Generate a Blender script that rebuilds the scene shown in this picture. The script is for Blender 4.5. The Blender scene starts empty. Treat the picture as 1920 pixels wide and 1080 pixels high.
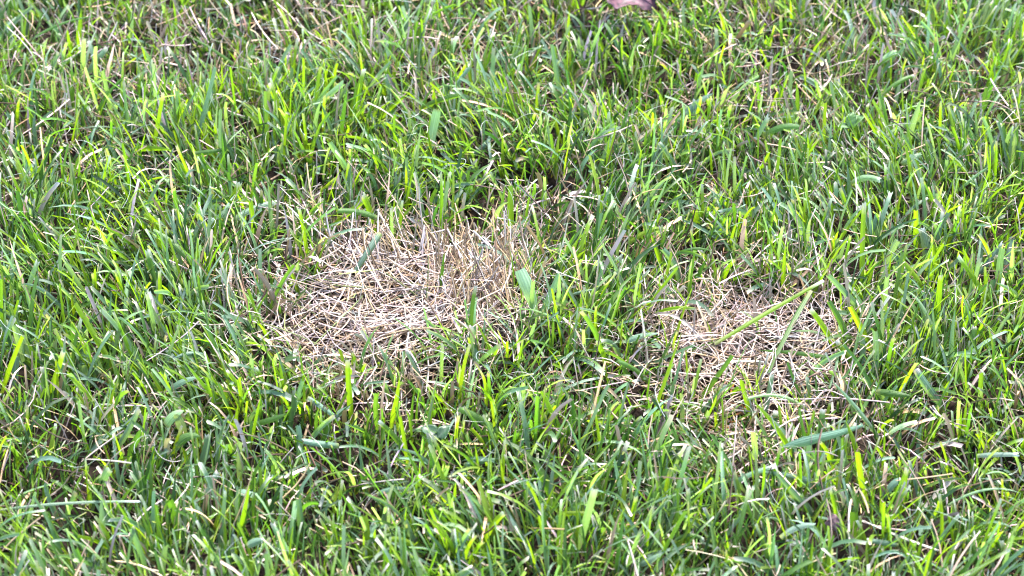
import bpy, math
import numpy as np
from mathutils import Vector

rng = np.random.default_rng(20240611)
sc = bpy.context.scene
R = math.radians

# ------------------------------------------------------------------ camera
DIST, PITCH, FRAME_W = 1.5, R(40.0), 0.66        # metres to the middle of the frame, look-down angle, frame width there
cam_pos = np.array([0.0, -DIST * math.cos(PITCH), DIST * math.sin(PITCH)])
cd = bpy.data.cameras.new('camera')
cd.sensor_width = 36.0
cd.lens = 36.0 * DIST / FRAME_W
cd.clip_start, cd.clip_end = 0.01, 400.0
cd.dof.use_dof = True
cd.dof.focus_distance = DIST - 0.035
cd.dof.aperture_fstop = 10.0
cam = bpy.data.objects.new('camera', cd)
cam.location = cam_pos
cam.rotation_euler = (math.pi / 2 - PITCH, 0, 0)
sc.collection.objects.link(cam)
sc.camera = cam

# ------------------------------------------------------------------ sky, sun, exposure
SUN_EL, SUN_AZ = R(64), R(25)                    # high sun behind thin cloud, beyond the lawn
w = bpy.data.worlds.new('World'); sc.world = w; w.use_nodes = True
nt = w.node_tree; nt.nodes.clear()
sky = nt.nodes.new('ShaderNodeTexSky'); sky.sky_type = 'NISHITA'; sky.sun_disc = False
sky.sun_elevation = SUN_EL; sky.sun_rotation = SUN_AZ
sky.air_density = 1.0; sky.dust_density = 2.0; sky.ozone_density = 1.0
bg = nt.nodes.new('ShaderNodeBackground'); bg.inputs['Strength'].default_value = 0.12
wo = nt.nodes.new('ShaderNodeOutputWorld')
nt.links.new(sky.outputs[0], bg.inputs[0]); nt.links.new(bg.outputs[0], wo.inputs[0])
sl = bpy.data.lights.new('sun', 'SUN'); sl.energy = 2.0; sl.angle = R(14); sl.color = (1.0, 0.97, 0.93)
so = bpy.data.objects.new('sun', sl); sc.collection.objects.link(so)
to_sun = Vector((math.sin(SUN_AZ) * math.cos(SUN_EL), math.cos(SUN_AZ) * math.cos(SUN_EL), math.sin(SUN_EL)))
so.rotation_euler = to_sun.to_track_quat('Z', 'Y').to_euler()
so.location = to_sun * 5
vs = sc.view_settings
vs.view_transform = 'Standard'; vs.look = 'None'; vs.gamma = 1.0; vs.use_curve_mapping = False
vs.exposure = 3.38
sc.cycles.filter_width = 1.1; sc.cycles.max_bounces = 6; sc.cycles.diffuse_bounces = 2; sc.cycles.glossy_bounces = 2
sc.cycles.transmission_bounces = 3; sc.cycles.transparent_max_bounces = 4

# ------------------------------------------------------------------ from photograph pixels to points of the lawn
RIGHT = np.array([1.0, 0, 0]); UP = np.array([0, math.sin(PITCH), math.cos(PITCH)]); FWD = np.array([0, math.cos(PITCH), -math.sin(PITCH)])
PXA = FRAME_W / 1920 / DIST                      # tangent per pixel of the 1920 wide photograph
def ray(x, y):
    return FWD + RIGHT * ((x - 960) * PXA) - UP * ((y - 540) * PXA)
def at(x, y, z=0.0):
    d = ray(x, y); return cam_pos + d * ((z - cam_pos[2]) / d[2])
def at_depth(x, y, Y):
    d = ray(x, y); return cam_pos + d * ((Y - cam_pos[1]) / d[1])
def to_px(p):
    q = p - cam_pos; f = q @ FWD
    return 960 + (q @ RIGHT) / f / PXA, 540 - (q @ UP) / f / PXA

# smooth value noise on the ground plane
class Noise:
    def __init__(s, cell): s.c = cell; s.g = rng.random((128, 128))
    def __call__(s, x, y):
        u = x / s.c + 40; v = y / s.c + 40
        i = np.floor(u).astype(int); j = np.floor(v).astype(int)
        fu = u - i; fv = v - j; fu = fu * fu * (3 - 2 * fu); fv = fv * fv * (3 - 2 * fv)
        g = s.g; a = lambda p, q: g[p % 128, q % 128]
        return (a(i, j) * (1 - fu) + a(i + 1, j) * fu) * (1 - fv) + (a(i, j + 1) * (1 - fu) + a(i + 1, j + 1) * fu) * fv
n_flow = Noise(.04)
n_edge, n_edge2, n_lean, n_lean2, n_dens, n_h, n_soil, n_soil2 = Noise(.035), Noise(.014), Noise(.06), Noise(.06), Noise(.028), Noise(.06), Noise(.05), Noise(.012)

def blob(x, y, cx, cy, rx, ry, soft=.35):
    """1 inside the ellipse (given in photograph pixels at ground height), 0 outside, with an uneven edge"""
    X, Y = to_px(np.stack([x, y, np.zeros_like(x)], -1))
    d = np.sqrt(((X - cx) / rx) ** 2 + ((Y - cy) / ry) ** 2) + (n_edge(x, y) - .5) * .55 + (n_edge2(x, y) - .5) * .3
    return np.clip((1 + soft * .5 - d) / soft, 0, 1)
PATCH = [[(740, 572, 212, 128), (872, 540, 105, 92), (638, 612, 125, 98), (775, 645, 110, 68)],
         [(1420, 690, 165, 105), (1390, 640, 120, 70), (1405, 800, 100, 85), (1520, 645, 70, 65)]]
def patch(k, x, y, soft=.35):
    m = np.zeros_like(x)
    for b in PATCH[k]: m = np.maximum(m, blob(x, y, *b, soft))
    return m
DRY = [(300, 120, 190, 110, .8), (520, 90, 170, 80, .9), (160, 300, 160, 80, .5), (1440, 160, 170, 110, .9), (1620, 120, 130, 90, .7), (1200, 60, 170, 70, .55),
       (860, 110, 260, 90, .6), (1240, 270, 90, 50, .7), (640, 720, 170, 70, .7), (1120, 470, 140, 70, .45), (1500, 880, 190, 80, .7), (1850, 220, 120, 80, .4),
       (300, 820, 90, 50, .6), (1130, 760, 130, 50, .5), (1780, 930, 140, 80, .4), (900, 960, 150, 60, .35), (80, 160, 120, 90, .35), (620, 420, 130, 60, .6),
       (1000, 440, 90, 90, .7), (1290, 590, 110, 90, .6), (1700, 820, 120, 70, .35)]
SHADY = [(1130, 440, 200, 130), (470, 470, 120, 110), (560, 920, 220, 110), (1180, 880, 150, 90), (60, 470, 120, 120), (1660, 760, 130, 80), (900, 380, 160, 50), (1250, 100, 150, 80), (300, 960, 120, 80)]   # shady zones of the lawn, put into the blade colours as darker greens
def dryness(x, y):
    m = np.zeros_like(x)
    for (a, b, c, d, k) in DRY: m = np.maximum(m, k * blob(x, y, a, b, c, d, .9))
    return m
def ground_z(x, y):
    return (n_soil(x, y) - .5) * .012 + (n_soil2(x, y) - .5) * .005 - .004 * np.maximum(patch(0, x, y), patch(1, x, y))

# ------------------------------------------------------------------ materials
def new_mat(name):
    m = bpy.data.materials.new(name); m.use_nodes = True; m.node_tree.nodes.clear()
    return m, m.node_tree.nodes, m.node_tree.links
def math_node(N, L, op, a, b=None, c=None):
    n = N.new('ShaderNodeMath'); n.operation = op
    for i, v in enumerate((a, b, c)):
        if v is None: continue
        if isinstance(v, (int, float)): n.inputs[i].default_value = v
        else: L.new(v, n.inputs[i])
    return n.outputs[0]
def blade_material(name, rough, spec, through, veins, mottling):
    """tint comes with each blade; veins run along it; part of the light shines through"""
    m, N, L = new_mat(name)
    tint = N.new('ShaderNodeAttribute'); tint.attribute_name = 'tint'
    co = N.new('ShaderNodeAttribute'); co.attribute_name = 'blade'
    sp = N.new('ShaderNodeSeparateXYZ'); L.new(co.outputs['Vector'], sp.inputs[0])
    wave = math_node(N, L, 'SINE', math_node(N, L, 'MULTIPLY', sp.outputs[0], veins))
    rib = math_node(N, L, 'SUBTRACT', 1.0, math_node(N, L, 'MINIMUM', math_node(N, L, 'MULTIPLY', math_node(N, L, 'ABSOLUTE', sp.outputs[0]), 6.0), 1.0))
    noi = N.new('ShaderNodeTexNoise'); noi.inputs['Scale'].default_value = 1.0; noi.inputs['Detail'].default_value = 3
    mp = N.new('ShaderNodeVectorMath'); mp.operation = 'MULTIPLY'; mp.inputs[1].default_value = (1.2, 190.0, 60.0)
    L.new(co.outputs['Vector'], mp.inputs[0]); L.new(mp.outputs[0], noi.inputs['Vector'])
    f = math_node(N, L, 'MULTIPLY_ADD', wave, .10, 1.0)
    f = math_node(N, L, 'MULTIPLY_ADD', rib, .22, f)
    f = math_node(N, L, 'ADD', f, math_node(N, L, 'MULTIPLY', math_node(N, L, 'SUBTRACT', noi.outputs[0], .5), mottling))
    col = N.new('ShaderNodeVectorMath'); col.operation = 'SCALE'; L.new(tint.outputs['Color'], col.inputs[0]); L.new(f, col.inputs['Scale'])
    thr = N.new('ShaderNodeVectorMath'); thr.operation = 'MULTIPLY'; L.new(col.outputs[0], thr.inputs[0]); thr.inputs[1].default_value = through
    bump = N.new('ShaderNodeBump'); bump.inputs['Strength'].default_value = .25; bump.inputs['Distance'].default_value = .0003; L.new(wave, bump.inputs['Height'])
    p = N.new('ShaderNodeBsdfPrincipled'); p.inputs['Roughness'].default_value = rough; p.inputs['Specular IOR Level'].default_value = spec
    L.new(col.outputs[0], p.inputs['Base Color']); L.new(bump.outputs[0], p.inputs['Normal'])
    t = N.new('ShaderNodeBsdfTranslucent'); L.new(thr.outputs[0], t.inputs['Color'])
    mix = N.new('ShaderNodeMixShader'); L.new(tint.outputs['Alpha'], mix.inputs[0]); L.new(p.outputs[0], mix.inputs[1]); L.new(t.outputs[0], mix.inputs[2])
    o = N.new('ShaderNodeOutputMaterial'); L.new(mix.outputs[0], o.inputs[0])
    return m
M_GRASS = blade_material('living_grass', .5, .4, (2.0, 2.1, .5), 15.0, .35)
M_STRAW = blade_material('dead_grass', .6, .3, (1.1, 1.0, .8), 9.0, .5)

def soil_material():
    m, N, L = new_mat('soil')
    tc = N.new('ShaderNodeTexCoord')
    a = N.new('ShaderNodeTexNoise'); a.inputs['Scale'].default_value = 55; a.inputs['Detail'].default_value = 8; L.new(tc.outputs['Object'], a.inputs['Vector'])
    b = N.new('ShaderNodeTexVoronoi'); b.inputs['Scale'].default_value = 260; L.new(tc.outputs['Object'], b.inputs['Vector'])
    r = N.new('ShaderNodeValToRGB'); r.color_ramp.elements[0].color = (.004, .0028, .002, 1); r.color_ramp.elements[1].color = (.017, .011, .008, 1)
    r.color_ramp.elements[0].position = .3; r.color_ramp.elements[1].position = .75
    L.new(a.outputs[0], r.inputs[0])
    bp = N.new('ShaderNodeBump'); bp.inputs['Strength'].default_value = .8; bp.inputs['Distance'].default_value = .002; L.new(b.outputs['Distance'], bp.inputs['Height'])
    p = N.new('ShaderNodeBsdfPrincipled'); p.inputs['Roughness'].default_value = .9; p.inputs['Specular IOR Level'].default_value = .08
    L.new(r.outputs[0], p.inputs['Base Color']); L.new(bp.outputs[0], p.inputs['Normal'])
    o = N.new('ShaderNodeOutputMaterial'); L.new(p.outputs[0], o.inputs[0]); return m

# ------------------------------------------------------------------ ribbons: every blade, straw and fibre is one
def norm(v): return v / np.maximum(np.linalg.norm(v, axis=-1, keepdims=True), 1e-9)
def grow(base, az, th0, curl, L, S, drift=0.0, twist0=0.0, twist=0.0, power=1.5, floor=None):
    """paths that leave base at th0 from the vertical towards az and bend over by curl"""
    n = len(L); s = np.linspace(0, 1, S + 1)[None]
    c = lambda v: np.broadcast_to(np.asarray(v, float).reshape(-1, 1), (n, 1))
    th = c(th0) + c(curl) * s ** power; a = c(az) + c(drift) * s
    d = np.stack([np.sin(th) * np.cos(a), np.sin(th) * np.sin(a), np.cos(th)], -1)
    step = .5 * (d[:, 1:] + d[:, :-1]) * (np.asarray(L)[:, None, None] / S)
    pts = np.concatenate([base[:, None], base[:, None] + np.cumsum(step, 1)], 1)
    if floor is not None: pts[..., 2] = np.maximum(pts[..., 2], np.broadcast_to(np.asarray(floor).reshape(-1, 1), pts.shape[:2]))
    sh = np.stack([-np.sin(a), np.cos(a), np.zeros_like(a)], -1)
    tw = (c(twist0) + c(twist) * s)[..., None]
    side = sh * np.cos(tw) + np.cross(d, sh) * np.sin(tw)
    return pts, side
def profile(n, S, W, cut, base=.6):
    s = np.linspace(0, 1, S + 1)[None]
    pointed = np.clip(1 - s ** 2.6, 0, 1) ** .8 + .03
    blunt = 1 - .28 * s ** 1.5
    k = np.asarray(cut, float).reshape(-1, 1)
    return np.asarray(W)[:, None] * (base + (1 - base) * np.minimum(1, s / .3)) * (pointed * (1 - k) + blunt * k)
def shade_along(n, S, mid, low, tip, low_to, tip_from):
    """colour of the sheath, the blade and the dried cut end"""
    s = np.linspace(0, 1, S + 1)[None, :, None]
    a = np.clip(1 - s / np.maximum(np.asarray(low_to).reshape(-1, 1, 1), 1e-3), 0, 1)
    t = np.clip((s - np.asarray(tip_from).reshape(-1, 1, 1)) / .06, 0, 1)
    c = mid[:, None] * (1 - a) + low[:, None] * a
    return c * (1 - t) + tip[:, None] * t
def through_along(n, S, a, tip_from):
    s = np.linspace(0, 1, S + 1)[None]
    t = np.clip((s - np.asarray(tip_from).reshape(-1, 1)) / .06, 0, 1)
    return np.asarray(a).reshape(-1, 1) * (1 - .8 * t)
def ribbon(pts, side, width, fold, col, alpha, rnd, C=3, closed=False, ragged=None):
    """vertices, quads, tint and blade coordinates of n ribbons; fold is the depth of the channel, closed makes a thin stalk"""
    n, K = pts.shape[:2]; S = K - 1
    t = np.gradient(pts, axis=1); nrm = norm(np.cross(norm(t), side))
    u = np.linspace(-1, 1, C)
    h = width[..., None, None] * .5
    if closed:
        ang = np.arange(C) * 2 * np.pi / C
        V = pts[:, :, None] + side[:, :, None] * (np.cos(ang)[None, None, :, None] * h) + nrm[:, :, None] * (np.sin(ang)[None, None, :, None] * h * fold)
        u = np.cos(ang)
    else:
        V = pts[:, :, None] + side[:, :, None] * (u[None, None, :, None] * h) + nrm[:, :, None] * ((np.abs(u) - .5)[None, None, :, None] * h * np.asarray(fold).reshape(-1, 1, 1, 1))
        if ragged is not None:
            end = norm(t[:, -1]); V[:, -1] += end[:, None] * ragged[..., None]
    idx = np.arange(n * K * C).reshape(n, K, C)
    if closed:
        nx = np.roll(idx, -1, 2)
        F = np.stack([idx[:, :-1], nx[:, :-1], nx[:, 1:], idx[:, 1:]], -1).reshape(-1, 4)
    else:
        F = np.stack([idx[:, :-1, :-1], idx[:, :-1, 1:], idx[:, 1:, 1:], idx[:, 1:, :-1]], -1).reshape(-1, 4)
    T = np.empty((n, K, C, 4)); T[..., :3] = col[:, :, None]; T[..., 3] = np.asarray(alpha).reshape(n, -1, 1)
    ln = np.concatenate([np.zeros((n, 1)), np.cumsum(np.linalg.norm(np.diff(pts, axis=1), axis=-1), 1)], 1)
    B = np.empty((n, K, C, 3)); B[..., 0] = u; B[..., 1] = ln[:, :, None]; B[..., 2] = np.asarray(rnd).reshape(-1, 1, 1)
    return V.reshape(-1, 3), F, T.reshape(-1, 4), B.reshape(-1, 3)
def mesh_from(name, chunks, mat):
    off = 0; Vs, Fs, Ts, Bs = [], [], [], []
    for V, F, T, B in chunks:
        Vs.append(V); Fs.append(F + off); Ts.append(T); Bs.append(B); off += len(V)
    V, F, T, B = (np.concatenate(a) for a in (Vs, Fs, Ts, Bs))
    me = bpy.data.meshes.new(name)
    me.vertices.add(len(V)); me.vertices.foreach_set('co', V.astype(np.float32).ravel())
    me.loops.add(len(F) * 4); me.loops.foreach_set('vertex_index', F.astype(np.int32).ravel())
    me.polygons.add(len(F)); me.polygons.foreach_set('loop_start', np.arange(0, len(F) * 4, 4, dtype=np.int32))
    me.polygons.foreach_set('use_smooth', np.ones(len(F), bool))
    me.attributes.new('tint', 'FLOAT_COLOR', 'POINT').data.foreach_set('color', T.astype(np.float32).ravel())
    me.attributes.new('blade', 'FLOAT_VECTOR', 'POINT').data.foreach_set('vector', B.astype(np.float32).ravel())
    me.materials.append(mat); me.update(calc_edges=True); me.validate()
    return me
def link(name, me, parent=None, **props):
    o = bpy.data.objects.new(name, me); sc.collection.objects.link(o)
    if parent is not None: o.parent = parent
    for k, v in props.items(): o[k] = v
    return o

# ------------------------------------------------------------------ ground
def build_ground():
    xs = np.concatenate([[-60, -8, -2], np.linspace(-1.0, 1.0, 161), [2, 8, 60]]); ys = np.concatenate([[-60, -8, -2], np.linspace(-.8, 1.2, 161), [2, 8, 60]])
    X, Y = np.meshgrid(xs, ys, indexing='ij'); Z = ground_z(X.ravel(), Y.ravel())
    V = np.stack([X.ravel(), Y.ravel(), Z], -1); nx, ny = len(xs), len(ys)
    i = np.arange(nx * ny).reshape(nx, ny)
    F = np.stack([i[:-1, :-1], i[1:, :-1], i[1:, 1:], i[:-1, 1:]], -1).reshape(-1, 4)
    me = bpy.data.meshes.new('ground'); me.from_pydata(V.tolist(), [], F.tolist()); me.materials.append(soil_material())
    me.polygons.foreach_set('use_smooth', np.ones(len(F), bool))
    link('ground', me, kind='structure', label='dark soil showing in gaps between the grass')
build_ground()

# palettes (linear base colours)
def jitter(c, n, v=.18, h=.06):
    c = np.asarray(c, float)[None].repeat(n, 0)
    return np.clip(c * np.exp(rng.normal(0, v, (n, 1))) * np.exp(rng.normal(0, h, (n, 3))), .004, .85)
LIME, GREEN, DARK, BLUE, PALE = (.108, .177, .011), (.051, .106, .019), (.018, .046, .013), (.084, .139, .091), (.150, .226, .116)  # blade colours with backlit glow (LIME) and sky sheen (BLUE) put in
WHITE, TAN, PINK, WARM, BROWN = (.45, .382, .345), (.27, .200, .138), (.35, .268, .235), (.30, .200, .110), (.055, .032, .020)

# ------------------------------------------------------------------ the lawn's mass of fine blades
X0, X1, Y0, Y1 = -.92, .92, -.60, 1.10
def scatter(density, keep):
    n = rng.poisson(density * (X1 - X0) * (Y1 - Y0))
    x = rng.uniform(X0, X1, n); y = rng.uniform(Y0, Y1, n)
    far = (np.abs(x) > .46) | (y > .50) | (y < -.34)
    k = rng.random(n) < keep(x, y) * np.where(far, np.where((np.abs(x) > .62) | (y > .8), .26, .4), 1.0)
    return x[k], y[k]
def bare(x, y): return np.maximum(patch(0, x, y), patch(1, x, y))
def lean_field(x, y):
    return np.stack([(n_lean(x, y) - .5) * 1.5, (n_lean2(x, y) - .5) * 1.3], -1)

def lawn_mass():
    out = []
    # tillers: a few blades from one crown
    x, y = scatter(24000, lambda x, y: (1 - .98 * patch(0, x, y, .6)) * (1 - .95 * patch(1, x, y, .6) * (1 - .6 * blob(x, y, 1420, 850, 200, 95, .8))) * (.66 + .5 * n_dens(x, y)) * (1 - .45 * dryness(x, y)))
    kinds = rng.choice(4, len(x), p=[.58, .18, .16, .08])
    for kind in range(4):
        sel = kinds == kind; tx, ty = x[sel], y[sel]
        m = rng.integers(3, 6, len(tx)) if kind == 0 else rng.integers(2, 4, len(tx))
        bx = np.repeat(tx, m); by = np.repeat(ty, m); n = len(bx)
        bx = bx + rng.normal(0, .0022, n); by = by + rng.normal(0, .0022, n)
        dr = dryness(bx, by); tall = .75 + .5 * n_h(bx, by) - .22 * dr
        lf = lean_field(bx, by) * .32
        th = np.abs(rng.normal(.08, .31, n)); az = rng.uniform(0, 2 * np.pi, n)
        vx = np.sin(th) * np.cos(az) + lf[:, 0]; vy = np.sin(th) * np.sin(az) + lf[:, 1]
        az = np.arctan2(vy, vx); th = np.arcsin(np.clip(np.hypot(vx, vy), 0, .95))
        if kind == 0:   W = rng.uniform(.0008, .0017, n); L = rng.uniform(.012, .036, n); curl = np.abs(rng.normal(.35, .4, n)); S = 4
        elif kind == 1: W = rng.uniform(.0013, .0028, n); L = rng.uniform(.027, .050, n); curl = np.abs(rng.normal(.2, .3, n)); S = 5
        elif kind == 2: W = rng.uniform(.0016, .0036, n); L = rng.uniform(.026, .050, n); curl = np.abs(rng.normal(.6, .5, n)); th = th * 1.3; S = 6
        else:           W = rng.uniform(.0012, .0028, n); L = rng.uniform(.026, .056, n); curl = np.abs(rng.normal(1.0, .5, n)); th = np.clip(th * 1.9, 0, 1.3); S = 6
        L = L * tall
        base = np.stack([bx, by, ground_z(bx, by) + .001], -1)
        pts, side = grow(base, az, np.clip(th, 0, 1.35), curl, L, S, rng.normal(0, .35, n), rng.normal(0, .5, n), rng.normal(0, .6, n), floor=base[:, 2] + .002)
        cut = rng.random(n) < .6
        p = {0: [.15, .31, .31, .16, .07], 1: [.60, .22, .0, .06, .12], 2: [.02, .16, .06, .60, .16], 3: [.12, .36, .20, .22, .10]}[kind]
        which = rng.choice(5, n, p=p)
        fine = np.zeros(n)  # mask of the shady zones, no change of blade width
        for (a, b, c, d) in SHADY: fine = np.maximum(fine, blob(bx, by, a, b, c, d, .8))
        swap = (rng.random(n) < .6 * fine) & ((which == 0) | (which == 4)); which[swap] = rng.choice([1, 2], swap.sum())  # paints the shade
        mid = np.stack([jitter(c, n) for c in (LIME, GREEN, DARK, BLUE, PALE)])[which, np.arange(n)]
        ring = np.maximum(patch(0, bx, by, 1.5), patch(1, bx, by, 1.5))
        dead = rng.random(n) < .06 + .18 * dr + .42 * ring
        mid[dead] = np.stack([jitter(c, n) for c in (TAN, PINK, WARM)])[rng.integers(0, 3, n), np.arange(n)][dead]
        low = jitter((.14, .16, .05), n); brown = rng.random(n) < .3; low[brown] = jitter((.14, .09, .05), n)[brown]
        tip = jitter((.30, .285, .22), n)
        tf = np.where(cut & (rng.random(n) < .5), rng.uniform(.90, .97, n), 9)
        col = shade_along(n, S, mid, low, tip, rng.uniform(.05, .3, n), tf)
        al = through_along(n, S, np.where(dead, .02, rng.uniform(.38, .52, n)), tf)
        Wp = profile(n, S, W, cut)
        rag = rng.uniform(-.0007, .0012, (n, 3)) * cut[:, None]
        out.append(ribbon(pts, side, Wp, rng.uniform(.2, .8, n), col, al, rng.random(n), ragged=rag))
    # short new shoots fill the bottom of the sward
    x, y = scatter(9000, lambda x, y: (1 - patch(0, x, y, .6)) * (1 - patch(1, x, y, .6)) * (1 - .4 * dryness(x, y)))
    bx = np.repeat(x, 2); by = np.repeat(y, 2); n = len(bx); S = 3
    bx = bx + rng.normal(0, .003, n); by = by + rng.normal(0, .003, n)
    base = np.stack([bx, by, ground_z(bx, by)], -1)
    pts, side = grow(base, rng.uniform(0, 2 * np.pi, n), np.abs(rng.normal(.3, .35, n)), rng.normal(.4, .4, n), rng.uniform(.008, .021, n), S, 0, rng.normal(0, .5, n), rng.normal(0, .5, n), floor=base[:, 2] + .001)
    mid = np.stack([jitter(c, n) for c in (GREEN, DARK, (.06, .05, .022))])[rng.choice(3, n, p=[.45, .4, .15]), np.arange(n)]
    out.append(ribbon(pts, side, profile(n, S, rng.uniform(.0008, .002, n), np.zeros(n)), .5, np.repeat(mid[:, None], S + 1, 1), np.full(n, .38), rng.random(n)))
    return out

def thatch_mass():
    """dry clippings and dead leaves lying between the living blades"""
    out = []
    x, y = scatter(24000, lambda x, y: (.36 + .64 * np.maximum(dryness(x, y), .8 * bare(x, y))) * (.4 + .6 * n_dens(y + 3, x)))
    n = len(x); dr = dryness(x, y); S = 4
    z = ground_z(x, y) + rng.random(n) ** 1.6 * (.010 + .012 * (1 - bare(x, y)))
    base = np.stack([x, y, z], -1)
    th = np.clip(rng.normal(1.35, .35, n), .1, 1.75); L = rng.uniform(.012, .042, n); W = rng.uniform(.0008, .0018, n)
    pts, side = grow(base, rng.uniform(0, 2 * np.pi, n), th, rng.normal(.1, .4, n), L, S, rng.normal(0, .5, n), rng.normal(0, .6, n), rng.normal(0, .8, n), floor=ground_z(x, y) + .0008)
    which = rng.choice(4, n, p=[.18, .24, .12, .46])
    mid = np.stack([jitter(c, n, .25) for c in (TAN, PINK, WARM, BROWN)])[which, np.arange(n)]
    col = shade_along(n, S, mid, mid * .8, mid * 1.1, np.full(n, .3), np.full(n, 9.))
    out.append(ribbon(pts, side, profile(n, S, W, np.ones(n)), .55, col, np.full(n, .12), rng.random(n), C=3, closed=True))
    # standing dead stubs with bleached cut ends, thickest where the lawn is thin
    x, y = scatter(10000, lambda x, y: np.clip(.24 + .7 * dryness(x, y), 0, 1) * (1 - .6 * bare(x, y)))
    n = len(x); base = np.stack([x, y, ground_z(x, y)], -1)
    th = np.abs(rng.normal(.4, .35, n)); L = rng.uniform(.014, .042, n); W = rng.uniform(.0005, .0012, n)
    pts, side = grow(base, rng.uniform(0, 2 * np.pi, n), th, rng.normal(.2, .3, n), L, S, 0, rng.normal(0, .8, n), rng.normal(0, .8, n))
    mid = np.stack([jitter(c, n, .2) for c in (TAN, PINK, WARM)])[rng.integers(0, 3, n), np.arange(n)]
    col = shade_along(n, S, mid, mid * .7, jitter((.42, .38, .34), n, .1), rng.uniform(.2, .5, n), rng.uniform(.7, .95, n))
    out.append(ribbon(pts, side, profile(n, S, W, np.ones(n)), .6, col, np.full(n, .15), rng.random(n), C=3, closed=True))
    return out

lawn = link('lawn_grass', mesh_from('lawn_grass', lawn_mass(), M_GRASS), kind='stuff', category='grass', label='mown green lawn grass surrounding the two bare dead spots')
link('thatch', mesh_from('thatch', thatch_mass(), M_STRAW), kind='stuff', category='thatch', label='dry tan thatch and clippings lying between the green blades')

# ------------------------------------------------------------------ the two dead patches
def straw_batch(k, n_try, keep, zlo, zhi, thm, ths, Lr, Wr, pal, pw, az_fn=None, S=5, fan_share=.3):
    a = np.array(PATCH[k], float)
    cx, cy = a[:, 0].min() - 330, a[:, 0].max() + 330
    c0 = at((a[:, 0] - a[:, 2]).min() - 60, (a[:, 1] + a[:, 3]).max() + 60); c1 = at((a[:, 0] + a[:, 2]).max() + 60, (a[:, 1] - a[:, 3]).min() - 60)
    x = rng.uniform(c0[0] - .02, c1[0] + .02, n_try); y = rng.uniform(c0[1], c1[1], n_try)
    s = rng.random(n_try) < keep(x, y); x, y = x[s], y[s]; n = len(x)
    g = ground_z(x, y); base = np.stack([x, y, g + rng.uniform(zlo, zhi, n)], -1)
    L = rng.uniform(*Lr, n); W = rng.uniform(*Wr, n)
    az = rng.uniform(0, 2 * np.pi, n)
    mat = rng.random(n) < .55; az[mat] = (n_flow(x, y) * 9 + rng.normal(0, .35, n) + np.pi * rng.integers(0, 2, n))[mat]
    if az_fn is not None: az = np.where(rng.random(n) < fan_share, az_fn(x, y), az)
    th = np.clip(rng.normal(thm, ths, n), .05, 1.8)
    pts, side = grow(base, az, th, rng.normal(.2, .42, n), L, S, rng.normal(0, .6, n) * (1 + 1.2 * (rng.random(n) < .15)), rng.normal(0, .6, n), rng.normal(0, .7, n), floor=g + rng.uniform(.001, .006, n))
    kink = rng.random(n) < .3; pts[kink, S // 2 + 1:] += (rng.normal(0, .0022, (n, 1, 3)) * np.arange(1, S - S // 2 + 1)[None, :, None])[kink]
    mid = np.stack([jitter(c, n, .26, .04) for c in pal])[rng.choice(len(pal), n, p=pw), np.arange(n)]
    col = shade_along(n, S, mid, mid * .85, mid * 1.12, rng.uniform(.1, .4, n), rng.uniform(.8, 1.2, n))
    return dict(pts=pts, side=side, W=profile(n, S, W, rng.random(n) < .8, .8), col=np.clip(col, 0, .85), n=n)
def straw_mesh(b, sel=slice(None)):
    m = len(b['pts'][sel])
    return ribbon(b['pts'][sel], b['side'][sel], b['W'][sel], .45, b['col'][sel], np.full(m, .14), rng.random(m), C=4, closed=True)

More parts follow.
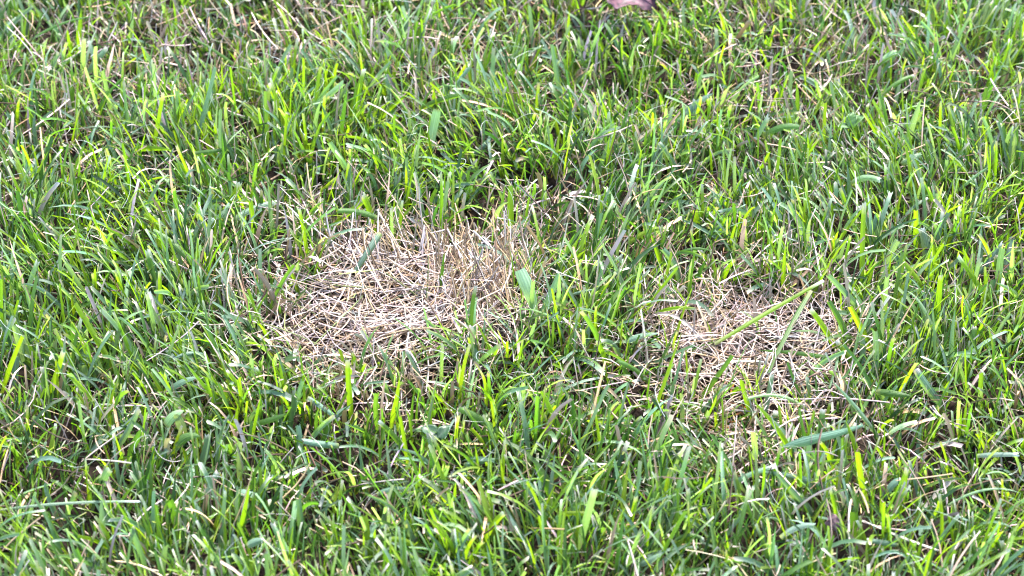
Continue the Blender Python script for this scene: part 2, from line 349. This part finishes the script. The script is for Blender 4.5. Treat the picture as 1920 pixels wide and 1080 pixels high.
def tuft(x, y, cx, cy, rx, ry): return blob(x, y, cx, cy, rx, ry, .8)
PAL = (PINK, WHITE, TAN, WARM, BROWN, (.13, .15, .05))
def dead_patch(k, label):
    keep = lambda x, y: patch(k, x, y, .8) * (.55 + .45 * n_dens(x * 1.7, y * 1.7)) * (1 if k == 0 else 1 - .5 * blob(x, y, 1420, 850, 200, 95, .8))
    low = straw_batch(k, 1500, keep, .001, .005, 1.5, .15, (.016, .044), (.0008, .0014), PAL, [.22, .04, .22, .1, .38, .04])
    if k == 0:
        # straws lie fanned out from the standing tuft at the upper right of the patch
        fan = lambda x, y: np.arctan2(y - at(880, 520)[1], x - at(880, 520)[0]) + rng.normal(0, .5, len(x))
    else:
        fan = None
    top = straw_batch(k, 2900, keep, .003, .015, 1.36, .22, (.020, .056), (.0006, .0013), PAL, [.38, .18, .22, .11, .07, .04], fan)
    chunks = [straw_mesh(low)]
    if k == 0:
        st = straw_batch(0, 15000, lambda x, y: np.maximum(tuft(x, y, 900, 545, 95, 62), .5 * tuft(x, y, 770, 500, 125, 45)) * .24, 0, .006, .55, .25, (.022, .040), (.0010, .0016),
                         (WARM, TAN, WHITE), [.5, .25, .25], lambda x, y: rng.choice([2.3, 1.3, 1.9], len(x)) + rng.normal(0, .5, len(x)), fan_share=1.)
        chunks.append(straw_mesh(st))
    else:
        st = straw_batch(1, 3600, lambda x, y: np.maximum(tuft(x, y, 1300, 600, 70, 60), .3 * tuft(x, y, 1440, 580, 130, 45)) * .4, 0, .004, .6, .3, (.022, .042), (.0008, .0013),
                         (TAN, PINK, WARM), [.4, .4, .2])
        chunks.append(straw_mesh(st))
        rust = straw_batch(1, 2600, lambda x, y: np.maximum(tuft(x, y, 1385, 775, 60, 30), tuft(x, y, 1350, 800, 40, 22)) * .5, .003, .009, 1.45, .2, (.006, .016), (.0009, .0018), ((.26, .10, .02), (.18, .08, .03)), [.5, .5])
        chunks.append(straw_mesh(rust))
    # the topmost straws are picked out one by one
    order = np.argsort(-top['pts'][..., 2].mean(1)); single = order[:160]; rest = order[160:]
    chunks.append(straw_mesh(top, rest))
    p = link('dead_grass_patch', mesh_from('dead_grass_patch', chunks, M_STRAW), kind='stuff', category='dead grass', label=label, group='dead spots in the lawn')
    for i in single:
        link('straw', mesh_from('straw', [straw_mesh(top, slice(i, i + 1))], M_STRAW), p)
dead_patch(0, 'larger straw-coloured dead grass spot left of centre, standing tan tuft at its upper right')
dead_patch(1, 'smaller greyish pink dead grass spot at right, crossed by several green blades')

# ------------------------------------------------------------------ single grass blades that stand out
# base x, y, tip x, y (photograph pixels), apparent width, colour, [z0, z1 in mm for lying blades], [arch in mm], [dry cut tip 0..1]
Y_, G_, D_, B_, P_, W_ = 'lime', 'green', 'dark', 'blue', 'pale', 'dry'
SINGLE = [
 (238,732,141,570,10,Y_),(58,712,22,605,18,P_),(168,729,153,685,19,P_),(110,709,102,647,11,P_),(147,684,133,605,14,G_),(255,690,206,622,14,B_),(125,617,32,573,4,Y_,20,32),
 (45,622,125,612,4,G_,16,22),(228,712,228,668,10,B_),(3,740,42,632,8,Y_),(27,740,32,670,12,B_),(127,592,40,533,8,B_,12,34,8),(245,522,207,450,7,P_),(330,532,289,473,6,Y_),
 (410,560,290,433,11,G_,2,36,8),(387,522,393,407,7,B_),(432,417,448,343,13,Y_),(438,412,523,378,12,B_,18,22,4),(613,460,510,430,10,G_,10,20,3),(577,502,560,390,7,Y_),(563,562,533,490,6,Y_),
 (714,438,669,507,13,B_,30,14,2),(707,440,680,365,12,Y_),(823,562,833,473,6,D_),(998,620,1000,527,8,P_),(1045,642,977,538,7,Y_),(977,645,977,583,14,D_),  # last dark blade stands shaded, the shade is put into its colour
 (1102,604,1132,483,6,B_),(1005,622,1048,517,12,B_),(1106,612,1058,540,9,Y_),(1108,648,1082,607,9,Y_),(1022,648,980,600,9,Y_),(1007,529,975,470,6,W_),(1072,577,1023,562,6,G_,14,18,5),(1072,553,1120,542,5,B_,20,24,2),
 (1217,519,1338,473,6,G_,4,26,16),(1277,539,1242,467,11,B_),(1247,519,1220,437,8,Y_),(1260,474,1227,425,8,P_),(1193,582,1122,445,6,P_),(1203,562,1180,518,9,Y_),(1312,457,1303,395,11,Y_),(1252,580,1283,537,7,W_,6,24,3),
 (1356,527,1313,470,7,Y_),(1290,545,1325,485,8,D_),(1465,559,1473,460,7,Y_),(1340,645,1543,527,7,Y_,24,34,3),(1520,545,1440,698,9,G_,34,18,4),(1573,665,1520,580,10,Y_),(1618,703,1570,640,10,Y_),
 (1647,616,1553,517,12,B_),(1655,616,1663,520,10,P_),(1672,596,1678,553,9,P_),(1638,722,1640,620,11,B_),(1617,706,1617,633,11,B_),(1545,627,1477,623,5,G_,18,20,1),(1567,674,1420,657,7,G_,14,20,3),
 (1307,755,1373,667,9,G_),(1412,792,1390,713,8,Y_),(1430,788,1447,703,9,B_),(1411,880,1412,813,12,P_),(1500,882,1410,750,8,Y_),(1513,768,1403,748,6,P_,10,24,8),(1448,837,1455,773,12,D_),
 (1471,830,1461,760,6,Y_),(1657,834,1557,712,7,B_),(1615,760,1555,697,8,Y_),(1618,888,1585,788,9,Y_),(1683,787,1615,710,9,Y_),(1560,884,1538,830,7,Y_),(1546,880,1505,818,6,G_),
 (1575,928,1413,885,13,B_,12,20,4),(1528,976,1452,885,11,B_),(1572,1004,1557,917,8,Y_),(1628,958,1608,850,11,Y_),(1650,950,1690,900,12,B_),(1682,978,1700,880,9,Y_),(1594,1014,1601,962,17,G_),
 (1590,970,1577,920,9,W_),(1760,1032,1613,973,4,W_,16,20,1),(1740,1058,1797,967,7,B_),(1770,952,1915,925,4,P_,14,26,10),(1437,1082,1437,970,6,P_),(1463,1008,1527,985,11,B_,16,24,2),(1840,784,1840,700,9,Y_),
 (1918,1080,1865,1005,12,G_),(782,880,711,792,10,G_),(962,840,860,767,12,G_,6,34,6),(1064,836,1017,733,10,Y_),(1070,872,1140,722,7,B_),(870,871,935,860,10,B_,18,24,1),(707,926,765,915,9,B_,18,24,1),
 (1078,1040,1115,917,14,P_),(893,1040,945,962,11,Y_),(893,1038,950,1050,7,Y_,18,22,1),(793,1048,760,977,11,B_),(1050,964,1000,865,12,G_),(1094,1040,1050,967,11,G_),(888,1040,840,987,10,B_),
 (945,1060,935,1000,10,B_),(1197,1058,1247,1033,13,B_,14,22,2),(1275,808,1277,740,9,P_),(1216,717,1160,678,9,G_,8,34,4),(1178,728,1162,684,9,G_),(1217,802,1278,623,7,Y_),(1103,800,1142,717,6,B_),
 (1151,703,1120,640,9,Y_),(1116,666,1087,620,9,Y_),(1173,641,1237,625,10,B_,20,26,2),(660,793,652,677,10,Y_),(646,722,637,655,6,Y_),(540,798,567,712,11,B_),(558,863,558,797,11,B_),(533,830,528,760,10,D_),
 (605,853,622,778,11,D_),(710,813,707,737,9,G_),(733,800,750,705,10,Y_),(608,730,573,677,9,B_),(794,730,762,660,7,B_),(746,705,720,660,7,P_),(508,763,480,690,8,Y_),(577,745,635,786,9,B_,24,12,2),
 (627,782,657,762,11,B_,14,20,1),(310,798,345,770,16,P_,22,32,3),(345,815,327,777,15,B_,12,34,3),(207,853,260,765,11,B_),(242,876,265,803,14,G_),(330,836,375,818,15,G_,18,26,3),(350,905,366,868,14,B_),
 (375,874,390,815,13,B_),(320,868,316,822,11,W_),(315,943,320,885,6,G_),(436,820,428,760,8,Y_),(437,820,446,760,8,Y_),(190,940,205,880,15,B_),(350,876,340,838,7,Y_),(447,920,477,928,12,B_,22,24,1),
 (453,918,423,868,7,G_),(452,918,450,830,10,P_),(400,856,430,777,8,B_),(480,978,500,885,12,B_),(303,1085,310,1023,11,B_),(333,1000,317,938,14,G_),(267,978,280,920,10,Y_),(195,1044,190,935,10,B_),
 (50,920,25,857,7,Y_),(0,956,260,940,5,B_,24,26,6),(400,963,373,920,12,G_),(533,1060,517,1020,9,Y_),(565,1006,560,935,11,B_),(463,1023,497,1013,13,B_,22,26,1),(23,1056,53,977,9,P_),(60,784,90,817,11,G_,30,16,3),
 (1618,563,1620,380,9,Y_),(1648,520,1682,452,12,B_),(1668,573,1662,518,11,P_),(1692,558,1678,500,10,P_),(1748,568,1678,472,8,Y_),(1717,475,1717,395,9,Y_),(1738,510,1728,430,14,B_),(1758,523,1750,460,8,Y_),
 (1777,483,1793,415,9,Y_),(1738,473,1778,400,9,B_),(1823,526,1880,455,9,B_),(1852,565,1863,525,11,B_),(1881,543,1867,480,11,G_),(1920,493,1890,448,10,G_),(1893,548,1900,450,8,P_),(1861,580,1797,480,9,Y_),
 (1920,575,1867,530,9,P_,4,34,4),(1768,766,1717,693,14,B_),(1677,641,1713,600,9,G_),(1643,734,1710,743,11,G_,20,24,2),(1821,743,1797,677,8,P_),(1763,663,1700,545,6,P_,4,36,12),
 (157,150,200,90,10,B_),(142,103,152,18,9,Y_),(390,203,383,150,10,B_),(355,293,403,125,9,B_),(333,268,330,170,8,B_),(283,303,306,175,7,Y_),(420,338,413,207,8,B_),(404,310,383,233,8,Y_),(483,253,522,127,8,Y_),
 (363,288,432,277,8,G_,24,28,1),(503,243,583,173,8,G_),(540,203,547,127,7,B_),(467,145,350,67,5,G_,6,36,6),(35,92,185,30,4,G_,14,34,8),(767,73,753,13,11,P_),(648,113,652,60,9,P_),(647,243,683,130,8,Y_),
 (820,205,806,277,15,P_,36,12,3),(873,303,930,247,9,B_),(823,216,880,127,8,B_),(871,303,853,253,7,Y_),(1103,293,1153,235,11,P_),(1073,228,1133,185,7,P_),(1060,313,1068,262,7,Y_),(1078,313,1076,262,7,Y_),
 (1052,188,1035,85,8,B_),(1083,123,1085,67,8,B_),(1138,123,1112,60,6,Y_),(1257,113,1257,55,6,Y_),(1247,270,1290,212,10,B_),(1270,232,1337,175,13,B_,10,36,4),(1690,300,1727,185,13,P_),(1653,114,1682,95,12,P_,26,34,2),
 (1627,248,1627,197,6,Y_),(1680,310,1683,233,7,Y_),(1690,308,1727,290,10,P_,20,28,2),(1390,96,1467,37,6,G_),(1827,246,1850,165,8,G_),(1640,364,1627,320,9,B_),(1793,360,1853,313,6,P_,8,32,3),(1790,173,1787,123,9,B_),
]
VIEW = lambda p: norm(cam_pos - p)
def single_blade(rec):
    bx, by, tx, ty, wpx, kind = rec[:6]
    lying = len(rec) > 6
    if lying:
        b = at(bx, by, rec[6] * .001); t = at(tx, ty, rec[7] * .001); arch = (rec[8] if len(rec) > 8 else 1) * .001
    else:
        b = at(bx, by, .002)
        t = at_depth(tx, ty, b[1] + rng.normal(.004, .007))
        if t[2] > .062: t = at(tx, ty, .062)
        arch = rng.normal(.0015, .002)
    S, C = 8, 5
    s = np.linspace(0, 1, S + 1)[:, None]
    mid = (b + t) / 2 + np.array([rng.normal(0, .0012), rng.normal(0, .002), arch * 1.4])
    pts = ((1 - s) ** 2 * b + 2 * s * (1 - s) * mid + s ** 2 * t)[None]
    if not lying: pts[0, 0, 2] = min(pts[0, 0, 2], float(ground_z(np.array([b[0]]), np.array([b[1]]))[0]) + .001)
    d = norm(np.gradient(pts, axis=1)); v = VIEW(pts)
    img = norm(np.cross(d, v)); out = np.cross(img, d)
    # lying blades show their upper face to the sky, standing ones turn either way
    psi = rng.normal(.35 if kind in (B_, P_) else -.1, .22) + rng.normal(0, .25) * s[None]
    side = norm(img * np.cos(psi) + out * np.sin(psi))
    dist = np.linalg.norm(cam_pos - b)
    W = wpx * PXA * dist * 1.2
    cut = rng.random() < .75
    if lying: cut = rng.random() < .5
    n = 1
    pr = profile(1, S, np.array([W]), np.array([cut]), .55 if not lying else .75)
    c = {Y_: LIME, G_: GREEN, D_: (.024, .060, .012), B_: BLUE, P_: PALE, W_: (.36, .31, .26)}[kind]
    m = jitter(c, 1, .1, .04)
    dry = rng.random() < .45
    col = shade_along(1, S, m, jitter((.13, .15, .05), 1) if kind != W_ else m * .8, jitter((.38, .36, .31), 1, .1), np.array([rng.uniform(.03, .2)]), np.array([.93 if (cut and dry) else 9]))
    al = through_along(1, S, np.array([{Y_: .52, G_: .42, D_: .35, B_: .30, P_: .38, W_: .12}[kind]]), np.array([.93 if (cut and dry) else 9]))
    rag = rng.uniform(-.0008, .0014, (1, C)) * cut
    return ribbon(pts, side, pr, np.array([rng.uniform(.25, .7)]), col, al, rng.random(1), C=C, ragged=rag)
LABELLED = {(714,438): 'short blue-green cut blade hanging over the larger dead spot',
            (1340,645): 'long thin bright green blade slanting over the smaller dead spot', (1594,1014): 'short broad saturated green stub near the bottom right',
            (238,732): 'long lime green blade slanting down at the left', (1575,928): 'long blue-green blade lying below the smaller dead spot'}
for rec in SINGLE:
    o = link('grass_blade', mesh_from('grass_blade', [single_blade(rec)], M_GRASS), lawn)
    if rec[:2] in LABELLED: o['label'] = LABELLED[rec[:2]]

def extra_blades(count):
    """more coarse blades of the same kinds, standing where the lawn is green"""
    made = 0
    while made < count:
        px, py = rng.uniform(10, 1910), rng.uniform(60, 1090)
        g = at(px, py, .002)
        if bare(g[:1], g[1:2])[0] > .02: continue
        kind = rng.choice([Y_, G_, B_, P_], p=[.26, .26, .34, .14])
        lean = rng.normal(0, 28) + 60 * float(n_lean(g[:1], g[1:2])[0] - .5)
        rise = rng.uniform(70, 120) * (.75 + .25 * (py / 1080))
        if rng.random() < .22:
            dx = rng.choice([-1, 1]) * rng.uniform(45, 80)
            rec = (px, py, px + dx, py - rng.uniform(-5, 35), rng.uniform(7, 11), kind, rng.uniform(14, 22), rng.uniform(20, 32), rng.uniform(1, 6))
        else:
            rec = (px, py, px + lean, py - rise, rng.uniform(7, 12), kind)
        link('grass_blade', mesh_from('grass_blade', [single_blade(rec)], M_GRASS), lawn); made += 1
extra_blades(80)

def broad_leaf(path, zs, wpx, c, label, shape=(.28, .55, .85, 1, .7, .12), turn=.36):
    """a wide leaf lying along several pixels"""
    P = np.array([at(x, y, z * .001) for (x, y), z in zip(path, zs)])
    tt = np.linspace(0, 1, len(P)); s = np.linspace(0, 1, 13)
    pts = np.stack([np.interp(s, tt, P[:, i]) for i in range(3)], -1)
    for _ in range(2): pts[1:-1] = (pts[:-2] + 2 * pts[1:-1] + pts[2:]) / 4
    pts = pts[None]; d = norm(np.gradient(pts, axis=1)); img = norm(np.cross(d, VIEW(pts))); out = np.cross(img, d)
    side = norm(img * .93 + out * turn)
    W = wpx * PXA * 1.45 * np.interp(s, [0, .2, .45, .75, .9, 1], shape)[None]
    col = np.broadcast_to(np.array(c)[None, None], (1, 13, 3)).copy()
    o = link('grass_blade', mesh_from('grass_blade', [ribbon(pts, side, W, np.array([.35]), col, np.array([.25]), np.array([.4]), C=5)], M_GRASS), lawn, label=label)
broad_leaf([(1618, 798), (1575, 812), (1520, 826), (1468, 838)], [26, 32, 32, 28], 18, (.085, .150, .100), 'broad pale blue-green leaf lying below the smaller dead spot')

broad_leaf([(1004, 612), (1000, 570), (988, 538), (974, 506)], [8, 26, 38, 47], 25, (.165, .245, .150), 'broad pale cut blade standing at the right edge of the larger dead spot', (.3, .5, .85, 1, .95, .8), .15)

# ------------------------------------------------------------------ frayed white fibres left by the mower
def fibres():
    x, y = scatter(1700, lambda x, y: .55 + 0 * x); n = len(x); S = 9
    base = np.stack([x, y, ground_z(x, y) + rng.uniform(.018, .042, n)], -1)
    pts, side = grow(base, rng.uniform(0, 2 * np.pi, n), rng.uniform(.6, 1.5, n), rng.normal(.2, .8, n), rng.uniform(.008, .030, n), S, rng.normal(0, 1.6, n), rng.normal(0, 1, n), rng.normal(0, 1, n), power=1.2, floor=ground_z(x, y) + .004)
    W = np.repeat(rng.uniform(.00022, .00042, n)[:, None], S + 1, 1) * np.linspace(1, .5, S + 1)[None]
    col = np.repeat(jitter((.34, .35, .30), n, .12)[:, None], S + 1, 1)
    return [ribbon(pts, side, W, .7, col, np.full(n, .1), rng.random(n), C=3, closed=True)]
link('grass_fibre', mesh_from('grass_fibre', fibres(), M_STRAW), kind='stuff', category='fibres', label='fine whitish frayed fibres caught on top of the blades')

# ------------------------------------------------------------------ fallen leaf at the top edge, leaf scrap, weed seedlings
def leaf_material(name, c1, c2, rough, scale):
    m, N, L = new_mat(name)
    tc = N.new('ShaderNodeTexCoord'); no = N.new('ShaderNodeTexNoise'); no.inputs['Scale'].default_value = scale; no.inputs['Detail'].default_value = 6
    L.new(tc.outputs['Object'], no.inputs['Vector'])
    r = N.new('ShaderNodeValToRGB'); r.color_ramp.elements[0].color = (*c1, 1); r.color_ramp.elements[1].color = (*c2, 1)
    r.color_ramp.elements[0].position = .38; r.color_ramp.elements[1].position = .62; L.new(no.outputs[0], r.inputs[0])
    bp = N.new('ShaderNodeBump'); bp.inputs['Strength'].default_value = .5; bp.inputs['Distance'].default_value = .001; L.new(no.outputs[0], bp.inputs['Height'])
    p = N.new('ShaderNodeBsdfPrincipled'); p.inputs['Roughness'].default_value = rough; L.new(r.outputs[0], p.inputs['Base Color']); L.new(bp.outputs[0], p.inputs['Normal'])
    t = N.new('ShaderNodeBsdfTranslucent'); L.new(r.outputs[0], t.inputs['Color'])
    mx = N.new('ShaderNodeMixShader'); mx.inputs[0].default_value = .2; L.new(p.outputs[0], mx.inputs[1]); L.new(t.outputs[0], mx.inputs[2])
    o = N.new('ShaderNodeOutputMaterial'); L.new(mx.outputs[0], o.inputs[0]); return m
def leaf_mesh(name, length, half, mat, curl=0., dip=0., wave=0., thick=.0003, nu=16, nv=10):
    """leaf along +x; half(u) is the half width; curled across (curl), sagging along (dip), with a wavy margin and a real thickness"""
    V = []
    for lay in (0, 1):
        for i in range(nu + 1):
            u = i / nu; h = half(u) * length
            for j in range(nv + 1):
                v = j / nv * 2 - 1
                z = curl * h * v * v - dip * length * (u - .5) ** 2 + wave * length * math.sin(u * 19 + v * 2.3) * v * v + .02 * length * math.sin(u * 9 + 4 * v) + .008 * length * math.sin(u * 41) * math.sin(v * 17 + u * 7)
                V.append((u * length, v * h, z - lay * thick))
    n1 = (nu + 1) * (nv + 1); F = []
    k = lambda l, i, j: l * n1 + i * (nv + 1) + j
    for i in range(nu):
        for j in range(nv):
            F.append((k(0, i, j), k(0, i + 1, j), k(0, i + 1, j + 1), k(0, i, j + 1))); F.append((k(1, i, j), k(1, i, j + 1), k(1, i + 1, j + 1), k(1, i + 1, j)))
    rim = [(i, 0) for i in range(nu + 1)] + [(nu, j) for j in range(1, nv + 1)] + [(i, nv) for i in range(nu - 1, -1, -1)] + [(0, j) for j in range(nv - 1, 0, -1)]
    for a, b in zip(rim, rim[1:] + rim[:1]): F.append((k(0, *a), k(1, *a), k(1, *b), k(0, *b)))
    me = bpy.data.meshes.new(name); me.from_pydata(V, [], F); me.materials.append(mat); me.validate()
    me.polygons.foreach_set('use_smooth', np.ones(len(me.polygons), bool)); return me
def tube_mesh(name, path, r0, r1, mat):
    P = np.array(path, float)[None]; K = P.shape[1]
    d = norm(np.gradient(P, axis=1)); side = norm(np.cross(d, np.array([0.03, .02, 1.0])))
    W = np.linspace(r0, r1, K)[None] * 2
    V, F, T, B = ribbon(P, side, W, 1.0, np.zeros((1, K, 3)), np.zeros(1), np.zeros(1), C=6, closed=True)
    me = bpy.data.meshes.new(name); me.from_pydata(V.tolist(), [], F.tolist()); me.materials.append(mat)
    me.polygons.foreach_set('use_smooth', np.ones(len(F), bool)); return me

M_FALLEN = leaf_material('fallen_leaf', (.016, .004, .007), (.085, .029, .042), .6, 190)
lobes = lambda u: (.30 * math.sin(math.pi * min(1, u * 1.02 + .01)) ** .7) * (1 + .28 * math.sin(u * 21 + .6) + .12 * math.sin(u * 57)) + .012
fl = link('fallen_leaf', leaf_mesh('fallen_leaf', .066, lobes, M_FALLEN, .55, .5, .05, nu=36, nv=12), category='leaf', label='curled purplish brown fallen leaf on the grass at the top edge')
tip = at(1218, 22, .034)
fl.location = tip + np.array([-.050, .040, .016]); fl.rotation_euler = (R(28), R(12), R(-31))
link('midrib', tube_mesh('midrib', [(u * .066, 0, .0004 - .5 * .066 * (u - .5) ** 2 + .02 * .066 * math.sin(u * 9)) for u in np.linspace(0, .97, 12)], .0009, .0003, M_FALLEN), fl)
link('stem', tube_mesh('stem', [(-.018, .003, -.006), (-.011, .002, -.009), (-.005, 0, -.0095), (.001, 0, -.0082)], .0007, .0009, M_FALLEN), fl)

M_SCRAP = leaf_material('leaf_scrap', (.10, .05, .055), (.19, .11, .11), .75, 500)
s_ = link('leaf_scrap', leaf_mesh('leaf_scrap', .0095, lambda u: .42 * math.sin(math.pi * (u * .9 + .07)) ** .5 * (1 + .15 * math.sin(u * 17)), M_SCRAP, .7, .5, .05), category='leaf scrap', label='small mauve pink curled leaf scrap between green blades near the bottom right')
s_.location = at(1556, 994, .016); s_.rotation_euler = (R(25), R(-62), R(60))

M_WEED = leaf_material('weed_leaf', (.03, .08, .012), (.05, .11, .018), .45, 160)
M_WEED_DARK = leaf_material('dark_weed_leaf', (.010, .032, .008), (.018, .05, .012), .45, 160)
oval = lambda u: .36 * math.sin(math.pi * (u * .94 + .04)) ** .75
def weed(px, py, h, leaves, mat, label):
    b = at(px, py, .002)
    e = bpy.data.objects.new('weed_seedling', None); sc.collection.objects.link(e); e.location = b; e.empty_display_size = .01
    e['category'] = 'weed'; e['label'] = label; e['group'] = 'small weeds in the lawn'
    link('stem', tube_mesh('stem', [(0, 0, -.004), (.0005, 0, h * .4), (0, .0006, h * .8), (0, 0, h)], .0007, .0005, mat), e)
    for az, pit, ln in leaves:
        l = link('leaf', leaf_mesh('leaf', ln, oval, mat, .5, .3, .015), e)
        l.location = (0, 0, h - .001); l.rotation_euler = (0, R(-pit), R(az))
weed(1588, 290, .024, [(75, 45, .011), (20, 40, .012), (190, 15, .009)], M_WEED, 'tiny weed with three oval bright green leaves in the upper right')
weed(826, 872, .022, [(150, 20, .013), (60, 25, .010)], M_WEED_DARK, 'tiny dark green two-leaved weed below the larger dead spot')
